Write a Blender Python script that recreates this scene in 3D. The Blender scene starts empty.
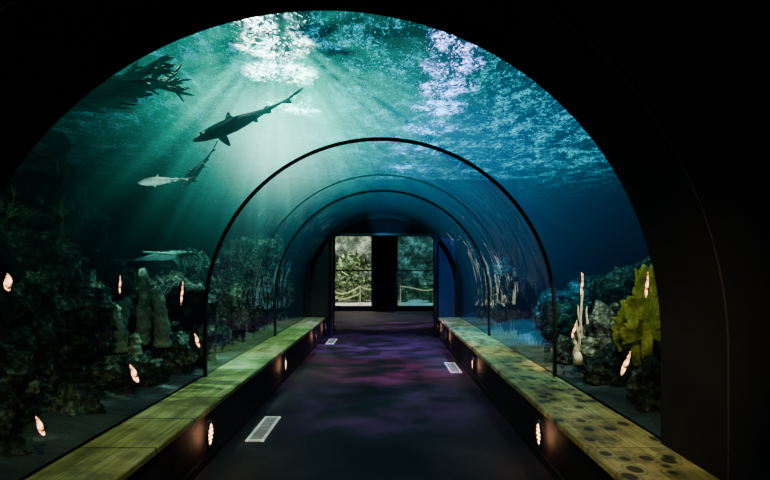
import bpy, bmesh, math, random
from mathutils import Vector, Matrix, noise
random.seed(7)
S=bpy.context.scene
COL=S.collection
# ---------------------------------------------------------------- helpers
def link(o,parent=None):
    COL.objects.link(o)
    if parent: o.parent=parent
    return o
def mesh_obj(name,bm,mat=None,parent=None,smooth=False,label=None,cat=None,kind=None,group=None):
    me=bpy.data.meshes.new(name); bm.to_mesh(me); bm.free()
    if smooth:
        for p in me.polygons: p.use_smooth=True
    o=bpy.data.objects.new(name,me)
    if mat: me.materials.append(mat)
    link(o,parent)
    tag(o,label,cat,kind,group)
    return o
def tag(o,label=None,cat=None,kind=None,group=None):
    if label: o["label"]=label
    if cat: o["category"]=cat
    if kind: o["kind"]=kind
    if group: o["group"]=group
def empty(name,loc,label,cat,group=None):
    o=bpy.data.objects.new(name,None); o.location=loc; o.empty_display_size=.1
    link(o); tag(o,label,cat,None,group); return o
def box(bm,x0,x1,y0,y1,z0,z1):
    v=[bm.verts.new(p) for p in [(x0,y0,z0),(x1,y0,z0),(x1,y1,z0),(x0,y1,z0),(x0,y0,z1),(x1,y0,z1),(x1,y1,z1),(x0,y1,z1)]]
    for f in [(3,2,1,0),(4,5,6,7),(0,1,5,4),(1,2,6,5),(2,3,7,6),(3,0,4,7)]:
        bm.faces.new([v[i] for i in f])
def boxobj(name,b,mat,parent=None,bevel=0,**k):
    bm=bmesh.new(); box(bm,*b)
    if bevel: bmesh.ops.bevel(bm,geom=bm.edges[:],offset=bevel,segments=2,affect='EDGES')
    return mesh_obj(name,bm,mat,parent,**k)
def tube(bm,pts,rad,seg=8,cap=True):
    pts=[Vector(p) for p in pts]; rings=[]
    up=Vector((0.13,0.2,0.97))
    for i,p in enumerate(pts):
        d=(pts[min(i+1,len(pts)-1)]-pts[max(i-1,0)])
        if d.length<1e-7: d=Vector((0,0,1))
        d.normalize()
        a=d.cross(up)
        if a.length<.05: a=d.cross(Vector((1,0,0)))
        a.normalize(); b=d.cross(a)
        r=rad[i]
        rings.append([bm.verts.new(p+(a*math.cos(t)+b*math.sin(t))*r) for t in [2*math.pi*k/seg for k in range(seg)]])
    for i in range(len(rings)-1):
        for k in range(seg):
            bm.faces.new([rings[i][k],rings[i][(k+1)%seg],rings[i+1][(k+1)%seg],rings[i+1][k]])
    if cap:
        bm.faces.new(rings[0][::-1]); bm.faces.new(rings[-1])
# ---------------------------------------------------------------- node helpers
class NT:
    def __init__(s,nt):
        s.nt=nt; nt.nodes.clear()
    def n(s,t,**k):
        o=s.nt.nodes.new(t)
        for a,b in k.items(): setattr(o,a,b)
        return o
    def set(s,sock,v):
        if isinstance(v,bpy.types.NodeSocket): s.nt.links.new(v,sock)
        else: sock.default_value=v
    def m(s,op,a,b=0.0,c=0.0,clamp=False):
        o=s.n('ShaderNodeMath',operation=op,use_clamp=clamp)
        s.set(o.inputs[0],a); s.set(o.inputs[1],b); s.set(o.inputs[2],c); return o.outputs[0]
    def v(s,op,a,b=(0,0,0),scale=None):
        o=s.n('ShaderNodeVectorMath',operation=op)
        s.set(o.inputs[0],a)
        if scale is not None: s.set(o.inputs['Scale'],scale)
        else: s.set(o.inputs[1],b)
        return o.outputs['Value'] if op in('LENGTH','DOT_PRODUCT','DISTANCE') else o.outputs[0]
    def noise(s,vec,scale,detail=3,rough=.5,dist=0):
        o=s.n('ShaderNodeTexNoise'); s.set(o.inputs['Vector'],vec); s.set(o.inputs['Scale'],scale)
        o.inputs['Detail'].default_value=detail; o.inputs['Roughness'].default_value=rough; o.inputs['Distortion'].default_value=dist
        return o.outputs['Fac']
    def ramp(s,fac,stops):
        o=s.n('ShaderNodeValToRGB'); s.set(o.inputs[0],fac)
        e=o.color_ramp.elements
        while len(e)<len(stops): e.new(.5)
        for i,(p,c) in enumerate(stops):
            e[i].position=p; e[i].color=(c[0],c[1],c[2],1) if not isinstance(c,(int,float)) else (c,c,c,1)
        return o.outputs[0]
    def mr(s,v,a,b,c=0.0,d=1.0,smooth=False):
        o=s.n('ShaderNodeMapRange'); 
        if smooth: o.interpolation_type='SMOOTHSTEP'
        s.set(o.inputs[0],v)
        for i,x in enumerate((a,b,c,d)): o.inputs[i+1].default_value=x
        return o.outputs[0]
def newmat(name):
    m=bpy.data.materials.new(name); m.use_nodes=True
    return m,NT(m.node_tree)
def surf(name,stops,scale=5,rough=.7,detail=5,bump=0,bscale=None,coord='Object',metal=0,spec=.5,stretch=(1,1,1),nrough=.6,emis=None):
    m,t=newmat(name)
    tc=t.n('ShaderNodeTexCoord')
    vec=t.v('MULTIPLY',tc.outputs[coord],stretch)
    f=t.noise(vec,scale,detail,nrough)
    c=t.ramp(f,stops)
    p=t.n('ShaderNodeBsdfPrincipled'); t.set(p.inputs['Base Color'],c)
    p.inputs['Roughness'].default_value=rough; p.inputs['Metallic'].default_value=metal
    p.inputs['Specular IOR Level'].default_value=spec
    if emis:
        p.inputs['Emission Color'].default_value=(*emis[0],1); p.inputs['Emission Strength'].default_value=emis[1]
    if bump:
        b=t.n('ShaderNodeBump'); b.inputs['Strength'].default_value=bump; b.inputs['Distance'].default_value=.05
        t.set(b.inputs['Height'],t.noise(vec,bscale or scale*2,6,.65)); t.set(p.inputs['Normal'],b.outputs[0])
    o=t.n('ShaderNodeOutputMaterial'); t.set(o.inputs[0],p.outputs[0])
    return m
def emit(name,col,st,sc=30,lo=.6,hi=1.3):
    m,t=newmat(name)
    tc=t.n('ShaderNodeTexCoord'); f=t.noise(tc.outputs['Object'],sc,2)
    e=t.n('ShaderNodeEmission'); e.inputs[0].default_value=(*col,1)
    t.set(e.inputs[1],t.m('MULTIPLY',t.mr(f,.35,.62,lo,hi),st))
    o=t.n('ShaderNodeOutputMaterial'); t.set(o.inputs[0],e.outputs[0]); return m
# ---------------------------------------------------------------- materials
M_lining=surf('dark_lining',[(.3,(.026,.021,.025)),(.7,(.034,.028,.033))],3,.95,spec=.02)
M_seam=surf('lining_seam',[(.3,(.06,.05,.056)),(.7,(.08,.068,.075))],3,.9,spec=.03)
M_ring=surf('black_metal',[(.3,(.006,.007,.008)),(.7,(.012,.013,.014))],6,.55,spec=.2)
M_arc=surf('reflected_arc',[(.3,(.05,.09,.10)),(.7,(.10,.16,.18))],6,.3,spec=.5)
M_side=surf('dark_side_panel',[(.3,(.006,.004,.005)),(.7,(.016,.010,.013))],4,.7,bump=.2,bscale=20,spec=.2)
M_floor,t=newmat('dark_carpet')
tc=t.n('ShaderNodeTexCoord')
f1=t.noise(tc.outputs['Object'],1.3,3); f2=t.noise(tc.outputs['Object'],90,2)
c=t.ramp(t.m('ADD',t.m('MULTIPLY',f1,.7),t.m('MULTIPLY',f2,.35)),[(.3,(.017,.009,.011)),(.5,(.036,.021,.026)),(.75,(.072,.045,.053))])
p=t.n('ShaderNodeBsdfPrincipled'); t.set(p.inputs['Base Color'],c); p.inputs['Roughness'].default_value=.65; p.inputs['Specular IOR Level'].default_value=.08
b=t.n('ShaderNodeBump'); b.inputs['Strength'].default_value=.4; b.inputs['Distance'].default_value=.01; t.set(b.inputs['Height'],f2); t.set(p.inputs['Normal'],b.outputs[0])
o=t.n('ShaderNodeOutputMaterial'); t.set(o.inputs[0],p.outputs[0])
def ledge_mat(name,cols,stains,jk,tlo):
    m,t=newmat(name); tc=t.n('ShaderNodeTexCoord'); P=tc.outputs['Object']
    st=t.v('MULTIPLY',P,(12,.5,1))
    g=t.noise(st,2.4,7,.66,.4); bl=t.noise(P,1.7,3,.55,.3)
    f=t.m('ADD',t.m('MULTIPLY',g,.55),t.m('MULTIPLY',bl,.45))
    c=t.ramp(f,[(.38,cols[0]),(.5,cols[1]),(.62,cols[2])])
    sep=t.n('ShaderNodeSeparateXYZ'); t.set(sep.inputs[0],P)
    k=1/.62
    fr=t.m('FRACT',t.m('MULTIPLY',sep.outputs[1],k))
    joint=t.m('MULTIPLY',t.m('LESS_THAN',fr,.03),1)
    idx=t.m('FLOOR',t.m('MULTIPLY',sep.outputs[1],k))
    wn=t.n('ShaderNodeTexWhiteNoise',noise_dimensions='1D'); t.set(wn.inputs['W'],idx)
    tone=t.mr(wn.outputs['Value'],0,1,tlo,1.15)
    fx=t.m('FRACT',t.m('MULTIPLY',sep.outputs[0],1/.155)); seam=t.m('LESS_THAN',fx,.05)
    mult=t.m('MULTIPLY',t.m('SUBTRACT',1,t.m('MULTIPLY',joint,jk)),tone)
    if not stains: mult=t.m('MULTIPLY',mult,t.m('SUBTRACT',1,t.m('MULTIPLY',seam,.5)))
    dk=t.mr(t.noise(P,5,5,.7),.38,.54,.5,1)
    mult=t.m('MULTIPLY',mult,dk)
    if stains:
        vo=t.n('ShaderNodeTexVoronoi'); vo.inputs['Scale'].default_value=7; t.set(vo.inputs['Vector'],t.v('MULTIPLY',P,(1,.8,0)))
        d=vo.outputs['Distance']
        ring=t.mr(t.m('ABSOLUTE',t.m('SUBTRACT',d,.42)),.02,.07,.6,1)
        core=t.mr(d,.24,.36,.10,1)
        keep=t.m('MULTIPLY',ring,core)
        mult=t.m('MULTIPLY',mult,keep)
    col=t.v('SCALE',c,scale=mult)
    p=t.n('ShaderNodeBsdfPrincipled'); t.set(p.inputs['Base Color'],col); p.inputs['Roughness'].default_value=.45; p.inputs['Specular IOR Level'].default_value=.4
    b=t.n('ShaderNodeBump'); b.inputs['Strength'].default_value=.25; b.inputs['Distance'].default_value=.02; t.set(b.inputs['Height'],f); t.set(p.inputs['Normal'],b.outputs[0])
    o=t.n('ShaderNodeOutputMaterial'); t.set(o.inputs[0],p.outputs[0]); return m
M_ledL=ledge_mat('weathered_ledge_green',[(.17,.16,.035),(.43,.42,.12),(.74,.72,.34)],False,.85,.75)
M_ledR=ledge_mat('weathered_ledge_yellow',[(.28,.18,.04),(.60,.45,.13),(.88,.72,.34)],True,.45,.9)
# acrylic
M_acr,t=newmat('clear_acrylic')
g=t.n('ShaderNodeBsdfGlossy'); g.inputs['Roughness'].default_value=.015; g.inputs['Color'].default_value=(1,1,1,1)
tc=t.n('ShaderNodeTexCoord'); ge=t.n('ShaderNodeNewGeometry')
b=t.n('ShaderNodeBump'); b.inputs['Strength'].default_value=.6; b.inputs['Distance'].default_value=.06
t.set(b.inputs['Height'],t.noise(t.v('MULTIPLY',tc.outputs['Object'],(1,1.5,.6)),1.6,2)); t.set(g.inputs['Normal'],b.outputs[0])
tr=t.n('ShaderNodeBsdfTransparent'); tr.inputs[0].default_value=(.98,.99,.99,1)
fc=t.m('ABSOLUTE',t.v('DOT_PRODUCT',ge.outputs['Incoming'],ge.outputs['Normal']))
F=t.m('ADD',.12,t.m('MULTIPLY',t.m('POWER',t.m('SUBTRACT',1,fc),4),.34))
mx=t.n('ShaderNodeMixShader'); t.set(mx.inputs[0],F); t.set(mx.inputs[1],tr.outputs[0]); t.set(mx.inputs[2],g.outputs[0])
o=t.n('ShaderNodeOutputMaterial'); t.set(o.inputs[0],mx.outputs[0])
# water surface seen from below, bright glints put into its colour
M_surf,t=newmat('rippled_water_surface')
P=t.n('ShaderNodeNewGeometry').outputs['Position']
Ps=t.v('MULTIPLY',P,(1.0,.6,1))
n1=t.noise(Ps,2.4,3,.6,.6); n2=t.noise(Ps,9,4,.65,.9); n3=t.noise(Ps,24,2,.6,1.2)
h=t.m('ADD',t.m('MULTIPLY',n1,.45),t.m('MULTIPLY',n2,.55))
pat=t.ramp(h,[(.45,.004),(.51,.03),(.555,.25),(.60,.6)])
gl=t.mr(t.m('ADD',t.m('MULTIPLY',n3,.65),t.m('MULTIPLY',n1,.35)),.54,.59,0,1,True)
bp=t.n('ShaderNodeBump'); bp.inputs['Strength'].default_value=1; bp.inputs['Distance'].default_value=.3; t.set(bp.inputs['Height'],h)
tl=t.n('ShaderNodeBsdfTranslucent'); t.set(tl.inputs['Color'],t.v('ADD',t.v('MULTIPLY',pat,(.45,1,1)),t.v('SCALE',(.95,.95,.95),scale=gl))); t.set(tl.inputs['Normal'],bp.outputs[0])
o=t.n('ShaderNodeOutputMaterial'); t.set(o.inputs[0],tl.outputs[0])
# ---------------------------------------------------------------- tunnel profile constants
CX,R,ZC,ZB=-.05,1.76,1.08,.45
m,t=newmat('glowing_water'); M_water=m  # water glows itself: haze, shafts and burst are emission in the volume
P=t.n('ShaderNodeNewGeometry').outputs['Position']
sep=t.n('ShaderNodeSeparateXYZ'); t.set(sep.inputs[0],P); X_,Y_,Z_=sep.outputs
dx=t.m('ABSOLUTE',t.m('SUBTRACT',X_,CX)); dz=t.m('MAXIMUM',t.m('SUBTRACT',Z_,ZC),0)
far=t.m('GREATER_THAN',Y_,12.1)
rr_=t.m('ADD',t.m('MULTIPLY',dx,dx),t.m('MULTIPLY',dz,dz))
outt=t.m('GREATER_THAN',rr_,(R+.01)**2)
outh=t.m('MAXIMUM',t.m('GREATER_THAN',dx,3.05),t.m('GREATER_THAN',Z_,3.6))
mask=t.m('ADD',t.m('MULTIPLY',far,outh),t.m('MULTIPLY',t.m('SUBTRACT',1,far),outt))
mask=t.m('MULTIPLY',mask,t.m('LESS_THAN',Z_,4.08))
mask=t.m('MULTIPLY',mask,t.m('GREATER_THAN',Y_,1))
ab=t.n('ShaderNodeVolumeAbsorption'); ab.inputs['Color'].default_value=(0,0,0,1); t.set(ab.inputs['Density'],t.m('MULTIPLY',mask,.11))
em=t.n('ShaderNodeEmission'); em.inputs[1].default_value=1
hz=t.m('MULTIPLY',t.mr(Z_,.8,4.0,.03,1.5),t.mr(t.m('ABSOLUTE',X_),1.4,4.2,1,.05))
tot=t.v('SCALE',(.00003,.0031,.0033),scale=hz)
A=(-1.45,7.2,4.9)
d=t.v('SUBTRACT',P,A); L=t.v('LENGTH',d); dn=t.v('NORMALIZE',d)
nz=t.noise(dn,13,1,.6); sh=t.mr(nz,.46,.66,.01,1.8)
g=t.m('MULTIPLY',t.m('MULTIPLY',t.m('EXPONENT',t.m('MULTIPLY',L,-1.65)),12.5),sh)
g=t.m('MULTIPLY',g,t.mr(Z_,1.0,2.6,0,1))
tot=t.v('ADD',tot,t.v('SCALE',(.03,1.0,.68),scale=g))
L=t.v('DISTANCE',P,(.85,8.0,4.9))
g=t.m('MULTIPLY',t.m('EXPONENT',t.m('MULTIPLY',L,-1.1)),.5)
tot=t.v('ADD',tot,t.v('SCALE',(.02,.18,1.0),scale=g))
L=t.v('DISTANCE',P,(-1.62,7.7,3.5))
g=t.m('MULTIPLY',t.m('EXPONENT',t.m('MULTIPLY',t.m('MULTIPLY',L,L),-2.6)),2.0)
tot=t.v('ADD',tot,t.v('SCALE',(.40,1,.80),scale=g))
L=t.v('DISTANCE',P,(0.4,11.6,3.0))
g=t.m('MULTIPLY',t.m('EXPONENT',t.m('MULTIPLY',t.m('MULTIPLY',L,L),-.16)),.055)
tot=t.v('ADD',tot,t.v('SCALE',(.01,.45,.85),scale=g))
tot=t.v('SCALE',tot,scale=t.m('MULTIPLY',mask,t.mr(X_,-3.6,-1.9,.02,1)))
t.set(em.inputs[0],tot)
try: m.cycles.volume_step_rate=.75
except Exception as e: print('step',e)
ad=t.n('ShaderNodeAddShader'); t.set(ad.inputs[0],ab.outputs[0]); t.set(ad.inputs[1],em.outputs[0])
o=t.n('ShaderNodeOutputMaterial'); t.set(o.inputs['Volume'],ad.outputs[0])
def rockmat(name,a,b_,c_,sc):
    m,t=newmat(name); P=t.n('ShaderNodeNewGeometry').outputs['Position']
    f=t.noise(P,sc,8,.75,.3); f2=t.noise(P,sc*.3,3)
    c=t.ramp(t.m('ADD',t.m('MULTIPLY',f,.75),t.m('MULTIPLY',f2,.25)),[(.40,a),(.52,b_),(.62,c_)])
    vo=t.n('ShaderNodeTexVoronoi'); vo.inputs['Scale'].default_value=sc*3.5; t.set(vo.inputs['Vector'],P)
    col=t.v('SCALE',c,scale=t.mr(vo.outputs['Distance'],.1,.6,1.25,.3))
    p=t.n('ShaderNodeBsdfPrincipled'); t.set(p.inputs['Base Color'],col); p.inputs['Roughness'].default_value=.85; p.inputs['Specular IOR Level'].default_value=.2
    b=t.n('ShaderNodeBump'); b.inputs['Strength'].default_value=1; b.inputs['Distance'].default_value=.08
    t.set(b.inputs['Height'],t.m('SUBTRACT',f,t.m('MULTIPLY',vo.outputs['Distance'],.5))); t.set(p.inputs['Normal'],b.outputs[0])
    o=t.n('ShaderNodeOutputMaterial'); t.set(o.inputs[0],p.outputs[0]); return m
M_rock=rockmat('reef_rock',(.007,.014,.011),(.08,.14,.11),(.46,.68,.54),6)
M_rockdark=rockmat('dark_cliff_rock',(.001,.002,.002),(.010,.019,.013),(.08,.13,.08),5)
M_sand=surf('tank_sand',[(.35,(.004,.008,.008)),(.55,(.03,.045,.045)),(.72,(.2,.28,.3))],2,.9,8,bump=.6,bscale=12)
M_pillar=surf('green_sponge',[(.3,(.07,.14,.10)),(.55,(.32,.52,.38)),(.72,(.65,.85,.64))],12,.85,8,bump=1,bscale=26)
M_algae=surf('green_soft_coral',[(.3,(.02,.038,.018)),(.6,(.09,.14,.065)),(.75,(.22,.31,.14))],8,.85,5,bump=.5)
M_white=surf('pale_branch_coral',[(.3,(.45,.40,.28)),(.65,(.9,.84,.66))],9,.8,5,bump=.5)
M_yellow=surf('yellow_fan_coral',[(.3,(.10,.13,.012)),(.5,(.36,.42,.05)),(.66,(.68,.74,.16))],9,.8,8,bump=1,bscale=22)
M_tankwall=surf('tank_wall',[(.3,(.003,.02,.03)),(.7,(.008,.04,.06))],1.2,.9,5)
M_bezel=surf('lamp_bezel',[(.3,(.03,.025,.02)),(.7,(.07,.055,.045))],20,.4,metal=.7)
M_lamp=emit('warm_lens',(1,.50,.24),14)
M_reflection=emit('warm_reflection_glow',(1,.42,.18),5,34,.02,1.6)  # glow of the added reflection shapes
M_louv=surf('lamp_louvre',[(.3,(.25,.16,.09)),(.7,(.4,.26,.15))],20,.5)
M_vent=surf('pale_glowing_vent_metal',[(.3,(.55,.55,.52)),(.7,(.8,.8,.76))],12,.4,metal=.2,emis=((.85,.9,.82),.30))  # metal carries a faint glow of its own
M_grille=surf('glowing_vent_slats',[(.3,(.25,.25,.23)),(.7,(.4,.4,.37))],12,.4,metal=.2,emis=((.85,.9,.82),.09))  # slats glow faintly too
M_ventd=surf('vent_recess',[(.3,(.01,.01,.01)),(.7,(.02,.02,.02))],12,.9)
M_hall=surf('hall_wall',[(.3,(.006,.006,.008)),(.7,(.010,.010,.013))],2,.9,spec=.1)
M_door=surf('blue_door_leaf',[(.3,(.010,.016,.05)),(.7,(.016,.024,.08))],2,.6)
def skin(name,dark,pale):
    m,t=newmat(name); tc=t.n('ShaderNodeTexCoord')
    sep=t.n('ShaderNodeSeparateXYZ'); t.set(sep.inputs[0],tc.outputs['Object'])
    n=t.noise(tc.outputs['Object'],12,4)
    f=t.m('ADD',t.mr(sep.outputs[2],-.05,.035,0,1),t.m('MULTIPLY',t.m('SUBTRACT',n,.5),.5))
    c=t.ramp(f,[(.3,pale),(.6,dark)])
    p=t.n('ShaderNodeBsdfPrincipled'); t.set(p.inputs['Base Color'],c); p.inputs['Roughness'].default_value=.5
    o=t.n('ShaderNodeOutputMaterial'); t.set(o.inputs[0],p.outputs[0]); return m
M_sharkd=skin('dark_shark_skin',(.005,.012,.013),(.014,.028,.028))
M_sharkp=skin('pale_shark_skin',(.02,.06,.06),(.55,.80,.76))
M_sharkm=skin('teal_shark_skin',(.008,.03,.03),(.04,.11,.10))
M_sharkg=skin('pale_green_shark_skin',(.05,.22,.21),(.20,.55,.50))
M_eye=surf('eye_black',[(.3,(.003,.003,.003)),(.7,(.006,.006,.006))],5,.2)
M_foliage=surf('foliage',[(.35,(.02,.05,.018)),(.5,(.12,.20,.08)),(.62,(.40,.54,.28)),(.72,(.78,.86,.66))],3.5,.8,8,bump=.8)
M_hab=surf('habitat_rock',[(.38,(.008,.014,.012)),(.5,(.08,.11,.08)),(.63,(.50,.58,.46))],2.3,.85,9,bump=1,bscale=5,nrough=.75)
M_ground=surf('habitat_ground',[(.3,(.45,.47,.40)),(.7,(.7,.72,.64))],3,.9)
M_rope=surf('rope',[(.3,(.6,.58,.22)),(.7,(.8,.78,.4))],30,.8,emis=((.65,.7,.32),.22))  # rope and posts brightened by a faint glow in the material
M_frame=surf('black_frame',[(.3,(.004,.004,.006)),(.7,(.009,.009,.012))],8,.4)
# ---------------------------------------------------------------- tunnel profile
def prof(off=0,n=64,zb=ZB):
    r=R+off; pts=[]
    for i in range(4): pts.append((CX-r,zb+(ZC-zb)*i/4))
    for i in range(n+1):
        a=math.pi-math.pi*i/n; pts.append((CX+r*math.cos(a),ZC+r*math.sin(a)))
    for i in range(3,-1,-1): pts.append((CX+r,zb+(ZC-zb)*i/4))
    return pts
def sweep(bm,o0,o1,fy0,fy1,zb=ZB):
    pi=prof(o0,zb=zb); po=prof(o1,zb=zb); V=[]
    for a,b in zip(pi,po):
        V.append([bm.verts.new((a[0],fy0(a[0]),a[1])),bm.verts.new((b[0],fy0(a[0]),b[1])),bm.verts.new((b[0],fy1(a[0]),b[1])),bm.verts.new((a[0],fy1(a[0]),a[1]))])
    for i in range(len(V)-1):
        for k in range(4):
            bm.faces.new([V[i][k],V[i][(k+1)%4],V[i+1][(k+1)%4],V[i+1][k]])
    bm.faces.new(V[0]); bm.faces.new(V[-1][::-1])
slant=lambda x:2.68+.30*x
bm=bmesh.new(); sweep(bm,-.02,.10,lambda x:-2.5,slant); bmesh.ops.recalc_face_normals(bm,faces=bm.faces)
mesh_obj('ceiling',bm,M_lining,smooth=False,kind='structure',label='dark vaulted tunnel lining before the acrylic begins')
for i,(ya,yb) in enumerate([(5.26,8.52),(8.58,12.06)]):
    bm=bmesh.new(); V=[]
    for a in prof(0):
        V.append((bm.verts.new((a[0],ya,a[1])),bm.verts.new((a[0],yb,a[1]))))
    for j in range(len(V)-1): bm.faces.new([V[j][0],V[j+1][0],V[j+1][1],V[j][1]])
    mesh_obj('window_%d'%(i+1),bm,M_acr,smooth=True,kind='structure',label='curved clear acrylic tunnel panel')
for i,(y,w,d,mt) in enumerate([(5.23,.02,.018,M_ring),(8.55,.02,.02,M_ring),(12.04,.04,.10,M_ring),(7.2,.005,.005,M_arc)]):  # thin last arc is added for a faint reflection in the acrylic
    bm=bmesh.new(); sweep(bm,-d,.012,lambda x:y-w,lambda x:y+w,zb=ZB if mt==M_ring else 1.2); bmesh.ops.recalc_face_normals(bm,faces=bm.faces)
    mesh_obj('trim_%d'%(i+1),bm,mt,kind='structure',label='arched ring or added reflection arc')
bm=bmesh.new(); sweep(bm,-.025,-.019,lambda x:2.05+.30*x-.004,lambda x:2.05+.30*x+.004); bmesh.ops.recalc_face_normals(bm,faces=bm.faces)
mesh_obj('trim_7',bm,M_seam,kind='structure',label='thin seam strip on dark lining')
# ---------------------------------------------------------------- floor, ledges
boxobj('floor',(-3,3,-2.5,20,-.1,0),M_floor,kind='structure',label='dark carpeted walkway floor')
boxobj('wall_rear',(-2.2,2.2,-2.7,-2.5,0,3.2),M_lining,kind='structure')
for nm,xi,xo,mt,lb in [('L',-1.366,-1.83,M_ledL,'weathered greenish plank ledge along the tunnel wall'),('R',1.208,1.73,M_ledR,'yellowish plank ledge with round dark stains')]:
    root=empty('ledge',(xi,0,0),lb,'ledge')
    s=1 if xi<0 else -1
    def loc(b):
        x0,x1=sorted((b[0]-xi,b[1]-xi)); return (x0,x1,*b[2:])
    boxobj('ledge_top',loc((xi+s*.0,xo,-.5,12.05,.405,.45)),mt,root,bevel=.006)
    boxobj('side_panel',loc((xi-s*.03,xo,-.5,12.05,0.0,.405)),M_side,root)
    boxobj('kick_rail',loc((xi-s*.015,xi-s*.032,-.5,12.05,0.0,.07)),M_ring,root)
def step_light(s):
    bm=bmesh.new()
    n=32; V=[]
    for i in range(n):
        a=2*math.pi*i/n; c,sn=math.cos(a),math.sin(a)
        V.append([bm.verts.new((x*s,r*c*.8,r*sn)) for x,r in [(0,.105),(.018,.10),(.022,.088),(.006,.08)]])
    for i in range(n):
        for k in range(3):
            bm.faces.new([V[i][k],V[(i+1)%n][k],V[(i+1)%n][k+1],V[i][k+1]])
    bmesh.ops.recalc_face_normals(bm,faces=bm.faces)
    r=mesh_obj('step_light',bm,M_bezel,smooth=True)
    bm=bmesh.new(); bmesh.ops.create_circle(bm,cap_ends=True,segments=28,radius=.082,matrix=Matrix.Translation((.005*s,0,0))@Matrix.Rotation(math.pi/2,4,'Y')@Matrix.Diagonal((1,.8,1,1)))
    l=mesh_obj('lens',bm,M_lamp,r)
    bm=bmesh.new()
    for z in (-.045,-.015,.015,.045):
        w=math.sqrt(.082**2-z*z)*.8; a=sorted((.007*s,.016*s)); box(bm,a[0],a[1],-w,w,z-.0035,z+.0035)
    g=mesh_obj('louvre',bm,M_louv,r)
    return r,[l,g]
for s,x in [(1,-1.336),(-1,1.178)]:
    r,ch=step_light(s); first=True
    for y in (3.95,6.93,10.0,11.6):
        if first: o=r; first=False
        else:
            o=r.copy(); COL.objects.link(o)
            for c_ in ch:
                cc=c_.copy(); cc.parent=o; COL.objects.link(cc)
        o.location=(x-0.0,y,.27)
        tag(o,'round louvred warm step light glowing on ledge side','lamp',group='step lights along the ledges')
def lamp_reflection(loc,w,h,tilt):  # added glowing shapes standing in for step light reflections in the acrylic
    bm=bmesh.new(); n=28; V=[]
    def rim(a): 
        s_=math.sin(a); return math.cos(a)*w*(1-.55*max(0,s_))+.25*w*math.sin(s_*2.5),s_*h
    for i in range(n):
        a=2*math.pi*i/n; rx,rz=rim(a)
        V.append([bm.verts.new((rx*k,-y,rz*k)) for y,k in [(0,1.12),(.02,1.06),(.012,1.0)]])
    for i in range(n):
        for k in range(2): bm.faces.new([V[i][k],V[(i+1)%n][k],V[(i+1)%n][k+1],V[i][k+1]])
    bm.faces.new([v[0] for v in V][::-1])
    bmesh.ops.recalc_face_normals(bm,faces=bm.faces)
    r=mesh_obj('lamp_reflection',bm,M_bezel,smooth=True)
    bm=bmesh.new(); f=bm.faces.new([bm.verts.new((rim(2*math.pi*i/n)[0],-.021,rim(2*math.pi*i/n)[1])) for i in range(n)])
    mesh_obj('lens',bm,M_reflection,r)  # glowing face of the stand-in reflection
    bm=bmesh.new(); tube(bm,[(0,.0,0),(0,.12,-.05)],[.012,.018],8); mesh_obj('reflection_stem',bm,M_bezel,r)
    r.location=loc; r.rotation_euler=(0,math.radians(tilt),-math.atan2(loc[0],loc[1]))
    tag(r,'slim warm flame-shaped glow standing in for a lamp reflection','lamp',group='lamp reflections added among the reef')
# ---------------------------------------------------------------- vents
def vent(loc,w,l,rot=0):
    bm=bmesh.new(); t_=.022
    for b_ in [(-w/2,w/2,-l/2,-l/2+t_*1.4),(-w/2,w/2,l/2-t_*1.4,l/2),(-w/2,-w/2+t_,-l/2,l/2),(w/2-t_,w/2,-l/2,l/2)]: box(bm,*b_,0,.012)
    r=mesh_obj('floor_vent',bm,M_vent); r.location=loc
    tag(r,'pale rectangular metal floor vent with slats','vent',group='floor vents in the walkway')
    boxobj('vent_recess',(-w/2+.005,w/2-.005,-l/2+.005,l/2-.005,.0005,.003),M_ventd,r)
    bm=bmesh.new(); n=16
    for i in range(n):
        y=-l/2+(i+.5)*l/n; box(bm,-w/2+t_,w/2-t_,y-l/n*.22,y+l/n*.22,.003,.010)
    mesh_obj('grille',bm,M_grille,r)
vent((-1.155,4.98,0),.16,.76); vent((-1.15,11.2,0),.17,.78); vent((1.06,8.15,0),.17,.85)
# ---------------------------------------------------------------- far wall, hall and habitat
bm=bmesh.new(); box(bm,-2.9,-1.2,12.1,12.3,0,3.4); box(bm,1.15,2.9,12.1,12.3,0,3.4); box(bm,-1.2,1.15,12.1,12.3,2.35,3.4)
mesh_obj('wall_far',bm,M_hall,kind='structure')
bm=bmesh.new(); box(bm,-1.25,-1.2,12.06,12.34,0,2.4); box(bm,1.15,1.2,12.06,12.34,0,2.4); box(bm,-1.25,1.2,12.06,12.34,2.35,2.4)
mesh_obj('trim_8',bm,M_frame,kind='structure')
boxobj('door_1',(1.24,1.62,12.0,12.05,.46,2.3),M_door,kind='structure',label='blue-lit folded door panel')
boxobj('door_2',(-1.7,-1.30,12.0,12.05,.46,2.3),M_frame,kind='structure',label='black folded door panel')
HE=20.0
boxobj('wall_left',(-3.1,-2.9,12.1,HE+.4,0,3.6),M_hall,kind='structure')
boxobj('wall_right',(2.9,3.1,12.1,HE+.4,0,3.6),M_hall,kind='structure')
boxobj('ceiling_hall',(-3.1,3.1,12.1,HE+.4,3.5,3.65),M_hall,kind='structure')
ops=[(-1.98,-.46),(.42,1.92)]; zs,zt=.16,2.95
bm=bmesh.new()
for b_ in [(-3,ops[0][0],0,3.5),(ops[0][1],ops[1][0],0,3.5),(ops[1][1],3,0,3.5),(ops[0][0],ops[0][1],zt,3.5),(ops[1][0],ops[1][1],zt,3.5),(ops[0][0],ops[0][1],0,zs),(ops[1][0],ops[1][1],0,zs)]: box(bm,b_[0],b_[1],HE,HE+.2,b_[2],b_[3])
mesh_obj('wall_hall_end',bm,M_hall,kind='structure')
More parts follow.
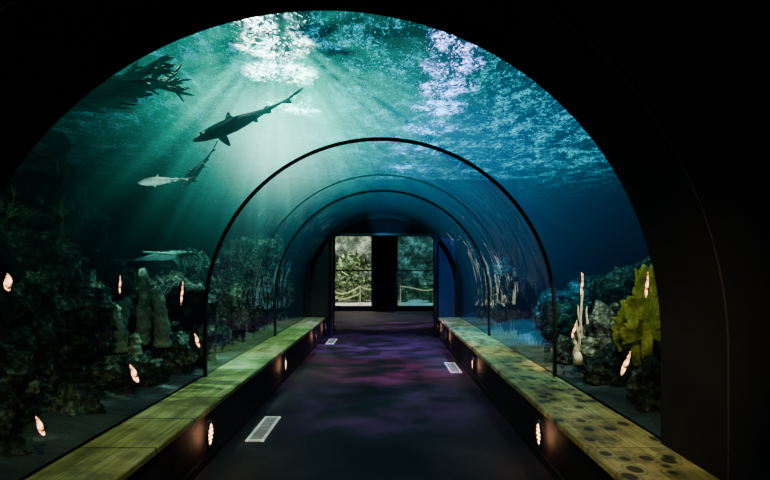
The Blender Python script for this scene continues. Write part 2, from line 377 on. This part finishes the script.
for i,(a,b_) in enumerate(ops):
    bm=bmesh.new(); y0,y1=HE-.04,HE+.04
    box(bm,a,a+.07,y0,y1,zs,zt); box(bm,b_-.07,b_,y0,y1,zs,zt); box(bm,a,b_,y0,y1,zt-.08,zt); box(bm,a,b_,y0,y1,zs,zs+.04); box(bm,a,b_,y0,y1,1.53,1.58)
    mesh_obj('window_%d'%(4+i),bm,M_frame,kind='structure',label='black framed glazed opening to a planted exhibit')
boxobj('floor_habitat',(-5,5,HE+.2,25.4,.06,.18),M_ground,kind='structure')
bm=bmesh.new(); N=60
vs=[[None]*(N+1) for _ in range(31)]
for j in range(31):
    for i in range(N+1):
        x=-5+10*i/N; z=.18+4.0*j/30; d=noise.fractal(Vector((x*1,0,z*1)),1,2,5)*.6
        vs[j][i]=bm.verts.new((x,24.6-d-.0,z))
for j in range(30):
    for i in range(N): bm.faces.new([vs[j][i],vs[j][i+1],vs[j+1][i+1],vs[j+1][i]])
mesh_obj('wall_backdrop',bm,M_hab,smooth=True,kind='structure',label='rocky planted exhibit wall')
boxobj('ceiling_habitat',(-5,5,HE+.2,25.4,4.3,4.4),M_hall,kind='structure')
boxobj('wall_habitat_partition',(-.1,.1,HE+.3,24.2,0.18,4.2),M_hall,kind='structure')
def bush(loc,r,n=200):
    bm=bmesh.new()
    for i in range(n):
        d=Vector((random.gauss(0,1),random.gauss(0,1),random.gauss(0,1))).normalized()
        c_=Vector((0,0,r*.8))+d*r*random.uniform(.5,1); a=Vector((random.uniform(-1,1),random.uniform(-1,1),random.uniform(-.5,1))).normalized()
        b_=a.cross(d).normalized(); s_=r*random.uniform(.14,.3)
        vv=[c_-a*s_,c_+b_*s_*.35,c_+a*s_,c_-b_*s_*.35]; bm.faces.new([bm.verts.new(v_) for v_ in vv])
    tube(bm,[(0,0,0),(0,0,r)],[.06,.03])
    o=mesh_obj('shrub',bm,M_foliage); o.location=loc; tag(o,'leafy green shrub in the planted exhibit','plant',group='exhibit shrubs')
for l,r in [((-1.8,22.6,.18),.78),((-1.0,23,.18),.68),((-2.7,23,.18),1.0),((.9,22.8,.18),.42),((2.0,22.6,.18),.6),((-1.5,23.3,1.0),.85)]: bush(l,r)
px=[-2.2,-1.0,-.3,.62,2.2]
for x in px:
    bm=bmesh.new(); tube(bm,[(0,0,0),(0,0,.03),(0,0,.05),(0,0,.74),(0,0,.78)],[.10,.10,.022,.022,.035],12)
    o=mesh_obj('barrier_post',bm,M_rope,smooth=False); o.location=(x,20.9,.18); tag(o,'short yellowish post carrying a rope barrier','post',group='rope barrier posts')
for i,z,sg in ((0,.74,.30),(0,.46,.22),(1,.74,.12),(3,.74,.16)):
    bm=bmesh.new(); pts=[(px[i]+(px[i+1]-px[i])*k/14,20.9,.18+z-sg*math.sin(math.pi*(k/14)**(.75+.3*i))) for k in range(15)]
    tube(bm,pts,[.026]*15,6); o=mesh_obj('barrier_rope',bm,M_rope,smooth=True); tag(o,'sagging yellowish rope between barrier posts','rope',group='barrier ropes')
# ---------------------------------------------------------------- tank shell
boxobj('tank_water',(-7.98,7.98,-2.4,25.5,-.2,4.2),M_water,label='teal aquarium water around the tunnel with glow-painted light shafts',cat='water',kind='stuff')
bm=bmesh.new(); nx,ny=60,80; V=[[None]*(ny+1) for _ in range(nx+1)]
for i in range(nx+1):
    for j in range(ny+1):
        x=-7.99+15.98*i/nx; y=1+18.95*j/ny; V[i][j]=bm.verts.new((x,y,4.12+.03*noise.noise(Vector((x*1.3,y*1.3,0)))))
for i in range(nx):
    for j in range(ny): bm.faces.new([V[i][j],V[i][j+1],V[i+1][j+1],V[i+1][j]])
mesh_obj('water_surface',bm,M_surf,smooth=True,label='rippled water surface with painted glints seen from beneath',cat='water surface',kind='stuff')
boxobj('wall_tank_left',(-8.2,-8,1,20,0,6.5),M_tankwall,kind='structure')
boxobj('wall_tank_right',(8,8.2,1,20,0,6.5),M_tankwall,kind='structure')
bm=bmesh.new(); box(bm,-8,-3.12,20,20.2,0,6.5); box(bm,3.12,8,20,20.2,0,6.5); box(bm,-3.12,3.12,20,20.2,3.67,6.5)
mesh_obj('wall_tank_far',bm,M_tankwall,kind='structure')
for nm,xa,xb in [('L',-7.98,CX-R-.03),('R',CX+R+.03,7.98)]:
    bm=bmesh.new(); nx,ny=50,100; V=[[None]*(ny+1) for _ in range(nx+1)]
    for i in range(nx+1):
        for j in range(ny+1):
            x=xa+(xb-xa)*i/nx; y=1+11.05*j/ny; edge=min(abs(x-(CX-R)),abs(x-(CX+R)))
            V[i][j]=bm.verts.new((x,y,.455+min(edge,1)*.14+.14*min(edge*2,1)*noise.fractal(Vector((x*1.1,y*1.1,3)),1,2,5)))
    for i in range(nx):
        for j in range(ny): bm.faces.new([V[i][j],V[i+1][j],V[i+1][j+1],V[i][j+1]])
    o=mesh_obj('seabed',bm,M_sand,smooth=True,label='rough sandy tank bottom beside the tunnel',cat='sand',kind='stuff')
bm=bmesh.new(); box(bm,-8,-3.12,12.1,20,.2,.5); box(bm,3.12,8,12.1,20,.2,.5)
mesh_obj('floor_tank',bm,M_sand,kind='structure')
# ---------------------------------------------------------------- reef rocks
def rock(loc,sc,seed,mat=M_rock,sub=5,amp=.36,freq=1.7,label='craggy greenish reef rock on the tank bottom',rot=0,name='reef_rock'):
    bm=bmesh.new(); bmesh.ops.create_icosphere(bm,subdivisions=sub,radius=1)
    off=Vector((seed*7.3,seed*3.1,seed*1.7))
    for v in bm.verts:
        p=v.co.copy()
        d=noise.fractal(p*freq+off,.9,2.1,6)*amp+ (abs(noise.noise(p*5+off))-.25)*-.26+noise.noise(p*11+off)*.09+abs(noise.noise(p*21+off))*.06
        v.co=p*(1+d)
        v.co=Vector((v.co.x*sc[0],v.co.y*sc[1],v.co.z*sc[2]))
    o=mesh_obj(name,bm,mat,smooth=True); o.location=loc; o.rotation_euler=(0,0,rot)
    tag(o,label,'rock',group='reef rocks'); return o
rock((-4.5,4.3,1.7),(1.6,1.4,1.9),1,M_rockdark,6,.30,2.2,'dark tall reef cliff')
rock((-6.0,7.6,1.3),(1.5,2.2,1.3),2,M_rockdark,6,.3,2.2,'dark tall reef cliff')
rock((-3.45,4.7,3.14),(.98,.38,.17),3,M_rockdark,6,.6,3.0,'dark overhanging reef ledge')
for i,(x,y,z,a,b_,c_) in enumerate([
 (-2.7,3.3,.7,.45,.45,.40),(-2.9,4.0,1.15,.55,.5,.65),(-2.38,5.9,.92,.42,.45,.50),(-2.8,6.6,.8,.5,.5,.45),(-2.3,4.6,.55,.26,.35,.22),
 (-2.4,7.4,.9,.4,.5,.5),(-2.5,8.6,1.1,.45,.5,.75),(-2.6,9.8,1.2,.5,.6,.9),(-2.55,11.1,1.2,.5,.5,.95),(-3.5,8.8,1.0,.7,.8,.8),
 (-3.4,5.5,.9,.5,.5,.6),(-2.28,3.7,.52,.2,.22,.2),(-2.4,2.9,.55,.28,.32,.3),(-2.2,6.7,.55,.2,.28,.25),(-2.16,5.35,.55,.18,.24,.28),
 (2.75,3.9,.8,.55,.5,.5),(2.65,4.6,.85,.5,.5,.55),(2.45,5.4,.75,.4,.4,.38),(2.9,5.8,.95,.5,.5,.6),(2.35,6.5,.7,.3,.35,.25),
 (2.7,7.1,.8,.4,.45,.4),(3.0,8.8,.8,.35,.45,.4),(2.55,10.2,.9,.4,.5,.55),(2.5,11.3,1.0,.45,.5,.7),(3.7,8.0,.9,.8,.9,.55),(3.9,5.6,1.1,.9,.9,.9),
 (2.1,3.9,.55,.2,.26,.28),(2.08,4.8,.52,.2,.24,.24),(2.08,5.9,.52,.2,.24,.22)]):
    rock((x,y,z),(a,b_,c_),10+i,rot=i*.7)
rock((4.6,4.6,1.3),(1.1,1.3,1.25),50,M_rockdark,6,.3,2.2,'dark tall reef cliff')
# ---------------------------------------------------------------- corals
def branchy(name,loc,mat,label,cat,h=.6,r=.035,levels=3,spread=.5,nb=3,seed=0,up=.7,group=None,stems=1,lean=.25):
    rnd=random.Random(seed); bm=bmesh.new()
    def grow(p,d,l,r,lv):
        pts=[p]; rad=[r]; q=p.copy(); dd=d.copy()
        for k in range(4):
            dd=(dd+Vector((rnd.gauss(0,.16),rnd.gauss(0,.16),rnd.gauss(.05,.1)))).normalized(); q=q+dd*l/4
            pts.append(q.copy()); rad.append(r*(1-.14*(k+1)))
        if lv==0: rad[-1]*=.4
        tube(bm,pts,rad,7)
        if lv>0:
            for b_ in range(nb):
                s=(dd+Vector((rnd.gauss(0,spread),rnd.gauss(0,spread),abs(rnd.gauss(0,.3))*up))).normalized()
                grow(pts[rnd.choice([2,3,4])],s,l*rnd.uniform(.55,.85),r*.62,lv-1)
    for s in range(stems):
        grow(Vector((rnd.uniform(-.02,.02)*(stems>1),rnd.uniform(-.02,.02)*(stems>1),-.05)),Vector((rnd.gauss(0,lean),rnd.gauss(0,lean),1)).normalized(),h*.45,r,levels)
    o=mesh_obj(name,bm,mat,smooth=True); o.location=loc; tag(o,label,cat,group=group); return o
def stalks(loc,hs,r,seed,label):
    rnd=random.Random(seed); bm=bmesh.new()
    tube(bm,[(0,0,-.08),(0,0,.0),(0,0,.04)],[.05,.04,.02],10)
    for (dx_,dy_,h) in hs:
        n=12; pts=[];rad=[]
        for i in range(n+1):
            k=i/n; pts.append(((dx_*(.3+.7*k))+.012*math.sin(k*7+seed+dx_*30),dy_+.012*math.cos(k*6),h*k)); rad.append(r*(1.25-.7*k)*(1+.10*math.sin(i*2.1+seed))*(1 if i<n else .4))
        tube(bm,pts,rad,8)
        j=rnd.randint(4,8); p=Vector(pts[j]); sx=rnd.choice([-1,1])
        tube(bm,[p,p+Vector((sx*.018,0,.03)),p+Vector((sx*.025,0,.10)),p+Vector((sx*.025,0,.17))],[r*.7,r*.65,r*.5,r*.2],7)
    o=mesh_obj('branch_coral',bm,M_white,smooth=True); o.location=loc; tag(o,label,'coral',group='pale branch corals')
stalks((2.04,5.4,.72),[(0,0,.78),(.08,.02,.42)],.014,2,'tall pale slender upright coral among rocks')
stalks((1.93,5.2,.66),[(0,0,.36),(-.04,.02,.20)],.014,5,'short pale upright coral among rocks')
sc_=[(-2.75,3.9,1.5,.6),(-2.95,3.6,1.6,.55),(-2.6,3.3,1.0,.45),(-3.0,4.4,1.7,.6),(-2.5,3.0,.8,.4),(-2.6,6.5,1.1,.4),(2.7,4.8,1.2,.4),(3.0,5.6,1.4,.4),(2.5,4.1,1.1,.35),(-2.45,8.8,1.7,.45),(-2.5,10,1.9,.4)]
rr=random.Random(4)
for k in range(12): 
    y=rr.uniform(3.0,7.2); sc_.append((rr.uniform(-3.2,-2.4),y,rr.uniform(.8,1.5) if y<5 else rr.uniform(.8,1.1),rr.uniform(.25,.45)))
for k in range(8): 
    sc_.append((rr.uniform(2.2,3.0),rr.uniform(3.8,7.4),rr.uniform(.65,1.1),rr.uniform(.2,.4)))
for i,(x,y,z,h) in enumerate(sc_):
    branchy('soft_coral',(x,y,z),M_algae,'bushy dark green branching soft coral','coral',h=h,r=.028,levels=4 if i<9 else 3,spread=.6,nb=3,seed=20+i,stems=3,group='bushy soft corals')
for i,(x,y,z,rx) in enumerate([(-2.62,4.85,3.17,0),(-2.60,4.8,3.24,.1),(-2.7,4.8,3.2,.2)]):
    o=branchy('antler_coral',(x,y,z),M_rockdark,'dark jagged branching coral on overhang','coral',h=.74,r=.07,levels=3,spread=.34,nb=3,seed=60+i,group='antler corals',lean=.06); o.rotation_euler=(rx,1.40,.15)
def column(loc,h,r,seed):
    bm=bmesh.new(); n=26; pts=[];rad=[]
    for i in range(n+1):
        k=i/n; pts.append((math.sin(k*2.4+seed)*.06*h,math.cos(k*2+seed)*.03,h*k)); rad.append(r*(1.15-.38*k+.08*math.sin(i*1.3+seed))*math.sqrt(max(.02,1-max(0,(k-.86)/.15)**2)))
    tube(bm,pts,rad,24)
    for v in bm.verts: v.co+=Vector((1,1,0))*(0.018*noise.noise(v.co*14+Vector((seed,0,0)))+.008*noise.noise(v.co*40))
    o=mesh_obj('column_sponge',bm,M_pillar,smooth=True); o.location=loc; tag(o,'upright green-grey columnar sponge','sponge',group='column sponges')
for i,(x,y,z,h,r) in enumerate([(-2.36,5.0,.80,.74,.062),(-2.20,5.05,.78,.58,.068),(-2.42,4.75,.78,.42,.055),(-2.26,4.75,.66,.28,.05),(-2.6,5.2,.75,.50,.05)]): column((x,y,z),h,r,i)
def fan(loc,w,h,rotz,seed,mat=M_yellow,tilt=.05):
    bm=bmesh.new(); na,nr=150,18; V=[]
    for i in range(na+1):
        a=math.radians(-8+196*i/na)
        lob=.82+.14*noise.noise(Vector((a*2.3,seed*3.1,0)))+.14*noise.noise(Vector((a*6,seed*5,2)))+.09*noise.noise(Vector((a*15,seed,4))); row=[]
        for j in range(nr+1):
            k=.04+.96*j/nr*lob; x=math.cos(a)*w*k*(.65+.35*k); z=math.sin(a)*h*k
            y=.04*noise.noise(Vector((x*6,z*6,seed)))+.02*noise.noise(Vector((a*9,k*2,seed)))*k
            row.append(bm.verts.new((x,y,z+.02)))
        V.append(row)
    for i in range(na):
        for j in range(nr): bm.faces.new([V[i][j],V[i][j+1],V[i+1][j+1],V[i+1][j]])
    tube(bm,[(0,0,-.15),(0,0,0),(0,0,.06)],[.05,.045,.03])
    o=mesh_obj('fan_coral',bm,mat,smooth=True); o.location=loc; o.rotation_euler=(0,tilt,rotz)
    md=o.modifiers.new('s','SOLIDIFY'); md.thickness=.018
    tag(o,'ragged leafy olive-yellow fan coral','coral',group='yellow fan corals')
fan((2.12,4.20,.96),.28,.66,.2,1,tilt=.02); fan((2.08,4.32,.88),.18,.42,-.3,4,tilt=-.2)
# ---------------------------------------------------------------- sharks
def shark(head,tail,up,mat,label,bend=0.0,girth=1.0,pect=1.0,ff=1.0):
    head=Vector(head); tail=Vector(tail); L=(head-tail).length/1.17
    X=(head-tail).normalized(); Z=(Vector(up)-X*Vector(up).dot(X)).normalized(); Y=Z.cross(X)
    bm=bmesh.new()
    prf=[(0,.006,.005,-.004),(.02,.024,.016,-.002),(.06,.045,.030,0),(.12,.060,.046,0),(.2,.070,.062,0),(.3,.074,.074,0),(.4,.070,.076,0),(.5,.058,.064,0),(.6,.043,.046,0),(.7,.029,.032,.002),(.8,.019,.023,.004),(.88,.013,.018,.006),(.95,.008,.013,.012),(1.0,.004,.008,.018)]
    def by(s): return bend*L*max(0,s-.25)**2
    n=20; rings=[]
    for s,w,h,zo in prf:
        rings.append([bm.verts.new(((.5-s)*L,by(s)+w*girth*L*math.cos(a),zo*L+h*girth*L*math.sin(a))) for a in [2*math.pi*k/n for k in range(n)]])
    for i in range(len(rings)-1):
        for k in range(n): bm.faces.new([rings[i][k],rings[i][(k+1)%n],rings[i+1][(k+1)%n],rings[i+1][k]])
    bm.faces.new(rings[0][::-1]); bm.faces.new(rings[-1])
    def fin(o,side,th=.0095,f=1.0):
        dy,dz=side; ny,nz=-dz,dy; top=[];bot=[]
        for s,r in o:
            tt=th*L*(1.0 if r<.05 else .62); r*=f
            for lst,sg in ((top,1),(bot,-1)):
                lst.append(bm.verts.new(((.5-s)*L, by(s)+dy*r*L+ny*tt*sg, dz*r*L+nz*tt*sg)))
        m_=len(o)
        for i in range(m_): bm.faces.new([top[i],top[(i+1)%m_],bot[(i+1)%m_],bot[i]])
        bm.faces.new(top[::-1]); bm.faces.new(bot)
    gf=min(1,girth+.12)*ff
    fin([(.33,.05),(.37,.10),(.415,.148),(.445,.155),(.43,.11),(.45,.055)],(0,1),f=gf)
    fin([(.72,.02),(.75,.05),(.785,.058),(.775,.035),(.79,.018)],(0,1),f=gf)
    fin([(.70,.02),(.74,.052),(.775,.058),(.765,.035),(.78,.018)],(0,-1),f=gf)
    for sg in (1,-1):
        a=math.radians(-18); fin([(.21,.03),(.26,.12),(.33,.21),(.365,.225),(.35,.16),(.33,.09),(.32,.03)],(sg*math.cos(a),math.sin(a)),f=pect)
        a=math.radians(-40); fin([(.56,.02),(.60,.07),(.64,.09),(.635,.05),(.64,.02)],(sg*math.cos(a),math.sin(a)),f=gf)
    fin([(.89,.0),(.95,.016),(1.04,.034),(1.14,.050),(1.20,.052),(1.17,.03),(1.10,.016),(1.02,.004),(.97,.0)],(0,1),.008)
    fin([(.91,.0),(.94,.0),(1.0,.0),(1.0,.018),(1.0,.040),(.975,.038),(.94,.02)],(0,-1),.008)
    bmesh.ops.triangulate(bm,faces=bm.faces[:]); bmesh.ops.recalc_face_normals(bm,faces=bm.faces)
    o=mesh_obj('shark',bm,mat,smooth=True)
    md=o.modifiers.new('r','REMESH'); md.mode='VOXEL'; md.voxel_size=.0075*L; md.use_smooth_shade=True
    md=o.modifiers.new('sm','SMOOTH'); md.iterations=3; md.factor=.5
    Mx=Matrix((X,Y,Z)).transposed().to_4x4(); Mx.translation=head-X*L*.5; o.matrix_world=Mx
    tag(o,label,'shark')
    for sg in (1,-1):
        bm=bmesh.new(); bmesh.ops.create_uvsphere(bm,u_segments=12,v_segments=8,radius=.010*L,matrix=Matrix.Translation(((.5-.085)*L,sg*.048*L*girth,.012*L)))
        mesh_obj('eye',bm,M_eye,o,smooth=True)
    return o
def W(px_,py_,d): return ((px_-385)*d/520,d,1.5+(272-py_)*d/520)
shark(W(192,141,5.2),W(303,97,6.0),(-.05,.40,.9),M_sharkd,'dark shark gliding above the tunnel with long tail',bend=.08,girth=.84,pect=.95,ff=.85)
shark(W(137,183,5.3),W(196,177,5.5),(.1,.35,.95),M_sharkp,'small pale-bellied shark swimming level',bend=-.1,girth=1.25,pect=.8,ff=1.0)
shark(W(180,188,5.6),W(221,146,5.9),(-.5,.3,.6),M_sharkm,'slim dark-backed shark with tail angled steeply up',bend=.15,girth=1.05,pect=.8)
shark(W(197,253,5.4),W(106,261,6.0),(0,.5,1),M_sharkg,'slim teal-green shark cruising near the reef',bend=.1,girth=.55,pect=1.2,ff=.4)
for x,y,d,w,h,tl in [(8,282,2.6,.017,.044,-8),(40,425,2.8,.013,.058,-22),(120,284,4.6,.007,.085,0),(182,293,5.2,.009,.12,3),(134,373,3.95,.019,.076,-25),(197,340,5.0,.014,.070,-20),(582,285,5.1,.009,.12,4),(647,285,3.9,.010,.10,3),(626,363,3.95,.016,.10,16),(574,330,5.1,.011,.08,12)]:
    lamp_reflection(W(x,y,d),w,h,tl)
# ---------------------------------------------------------------- lights
def spot(loc,target,col,e,ang=60,blend=.6,size=0.0,tex=None):
    l=bpy.data.lights.new('lamp','SPOT'); l.energy=e; l.color=col; l.spot_size=math.radians(ang); l.spot_blend=blend; l.shadow_soft_size=0
    o=bpy.data.objects.new('spot_lamp',l); o.location=loc; o.rotation_euler=(Vector(target)-Vector(loc)).to_track_quat('-Z','Y').to_euler(); COL.objects.link(o)
    if tex:
        l.use_nodes=True; t=NT(l.node_tree); tc=t.n('ShaderNodeTexCoord')
        f=t.noise(t.v('MULTIPLY',tc.outputs['Normal'],(1,1.1,1)),tex,3,.55,.2); e_=t.n('ShaderNodeEmission'); t.set(e_.inputs[1],t.mr(f,.36,.68,0.02,2.2,True)); e_.inputs[0].default_value=(1,1,1,1)
        oo=t.n('ShaderNodeOutputLight'); t.set(oo.inputs[0],e_.outputs[0])
    return o
def point(loc,col,e,size=0.0):
    l=bpy.data.lights.new('lamp','POINT'); l.energy=e; l.color=col; l.shadow_soft_size=size
    o=bpy.data.objects.new('point_lamp',l); o.location=loc; COL.objects.link(o); return o
def area(loc,rot,sx,sy,col,e):
    l=bpy.data.lights.new('lamp','AREA'); l.shape='RECTANGLE'; l.size=sx; l.size_y=sy; l.energy=e; l.color=col
    o=bpy.data.objects.new('area_lamp',l); o.location=loc; o.rotation_euler=rot; COL.objects.link(o); return o
area((.5,9.5,6.2),(0,0,0),5.5,12,(.006,.34,.46),540)
area((3.2,11.0,6.2),(0,0,0),5,6,(.006,.42,.55),850)
for x,y,e,a,c_ in [(-1.22,5.3,2300,38,(.75,1,.97)),(-1.28,6.0,2700,40,(.75,1,.95)),(-1.38,6.9,2400,44,(.5,1,.92)),(-1.5,8.2,1300,54,(.25,1,.85)),
                 (.82,5.3,900,38,(.48,.36,1)),(.84,5.9,1100,38,(.43,.33,1)),(.86,6.6,1200,38,(.36,.32,1)),(.86,7.4,1300,40,(.28,.32,1)),(.84,8.3,1300,42,(.20,.34,1)),(.82,9.5,1300,46,(.12,.38,1)),(.7,11.2,1200,54,(.05,.42,.95)),(.5,13.2,900,60,(.03,.40,.9))]:
    spot((x,y,5.5),(x,y,4),c_,e,a,1.0)
for x,y,e,c_ in [(2.8,7.0,65,(.02,.55,.6)),(-2.8,9,22,(.02,.65,.5)),(-.3,6,20,(.03,.5,.7)),(-.8,10.5,70,(.02,.6,.65))]: point((x,y,5.2),c_,e)
# unseen underwater spots added to light the reef and sharks
spot((-2.4,4.2,4.0),(-2.6,4.6,0),(.5,1,.55),52,80)
spot((-2.1,5.1,4.0),(-2.3,5.1,0),(.5,1,.72),520,40)
spot((-2.0,6.1,4.0),(-2.25,6.0,0),(.42,1,.85),600,34)
spot((-2.2,7.4,4.0),(-2.5,7.4,0),(.35,1,.65),220,75)
spot((-2.2,9.8,4.0),(-2.5,9.8,0),(.3,.95,.6),300,90)
spot((-1.95,2.6,2.7),(-3.0,4.1,1.7),(.45,1,.5),20,50)
spot((2.3,4.9,4.0),(2.3,5.0,0),(.5,1,.7),85,70)
spot((2.4,7.0,4.0),(2.6,7.0,0),(.2,.8,.75),260,80)
spot((2.4,8.3,3.9),(2.1,8.4,0.5),(.05,.5,1),1700,45)
spot((2.3,10.6,4.0),(2.3,10.6,0),(.05,.4,1),700,80)
spot((2.02,4.2,3.2),(2.03,5.35,1.1),(1,.88,.6),700,22)
spot((1.8,3.2,2.5),(2.10,4.2,1.3),(.85,1,.5),46,32)
spot((-2.1,3.6,1.7),(-2.55,5.6,2.35),(.5,1,.85),200,30)
spot((-2.1,3.8,1.5),(-2.5,5.7,1.75),(.4,1,.85),80,20)
# tunnel interior
spot((-.5,.9,2.65),(-1.62,3.7,.45),(1,.94,.38),140,38,.9)
spot((.5,.9,2.65),(1.5,3.7,.45),(1,.84,.32),150,38,.9)
spot((-.9,5.23,2.5),(-1.6,7.8,.45),(.92,1,.58),170,48,.9)
spot((.8,5.23,2.5),(1.5,7.8,.45),(1,.95,.55),170,48,.9)
spot((-.9,8.55,2.4),(-1.6,10.8,.45),(.85,1,.7),60,45,.9)
spot((.8,8.55,2.4),(1.5,10.8,.45),(1,.95,.7),60,45,.9)
spot((0,5.4,2.7),(0.0,6.2,0),(.34,.14,.80),200,76,.95,tex=5)
spot((.1,7.3,2.7),(.1,8.3,0),(.68,.12,.60),480,70,.95,tex=5)
spot((0,9.0,2.7),(-.1,10.6,0),(.32,.16,.95),1000,74,.95,tex=6)
spot((0,13.0,3.2),(0,16,0),(.42,.2,.75),1100,80,.95,tex=6)
point((0,-.5,2.0),(1,.76,.84),18)  # unseen fill added to lift the dark lining
# far
spot((1.2,10.6,2.5),(1.5,12.1,1.6),(.1,.2,1),60,70)
spot((-.2,10.8,2.2),(.1,12.1,2.75),(.1,.5,1),90,45)
area((-1.9,22.0,4.2),(0,0,0),2.4,3,(.94,1,.82),500)
area((1.9,22.0,4.2),(0,0,0),2.4,3,(.25,.85,1),200)
# world
w=bpy.data.worlds.new('world'); S.world=w; w.use_nodes=True
bg=w.node_tree.nodes['Background']; bg.inputs[0].default_value=(.010,.009,.011,1); bg.inputs[1].default_value=1
# camera
cam=bpy.data.cameras.new('camera'); cam.sensor_width=36; cam.lens=520/770*36; cam.shift_y=32/770; cam.clip_start=.05
co=bpy.data.objects.new('camera',cam); co.location=(0,0,1.5); co.rotation_euler=(math.pi/2,0,0); COL.objects.link(co); S.camera=co
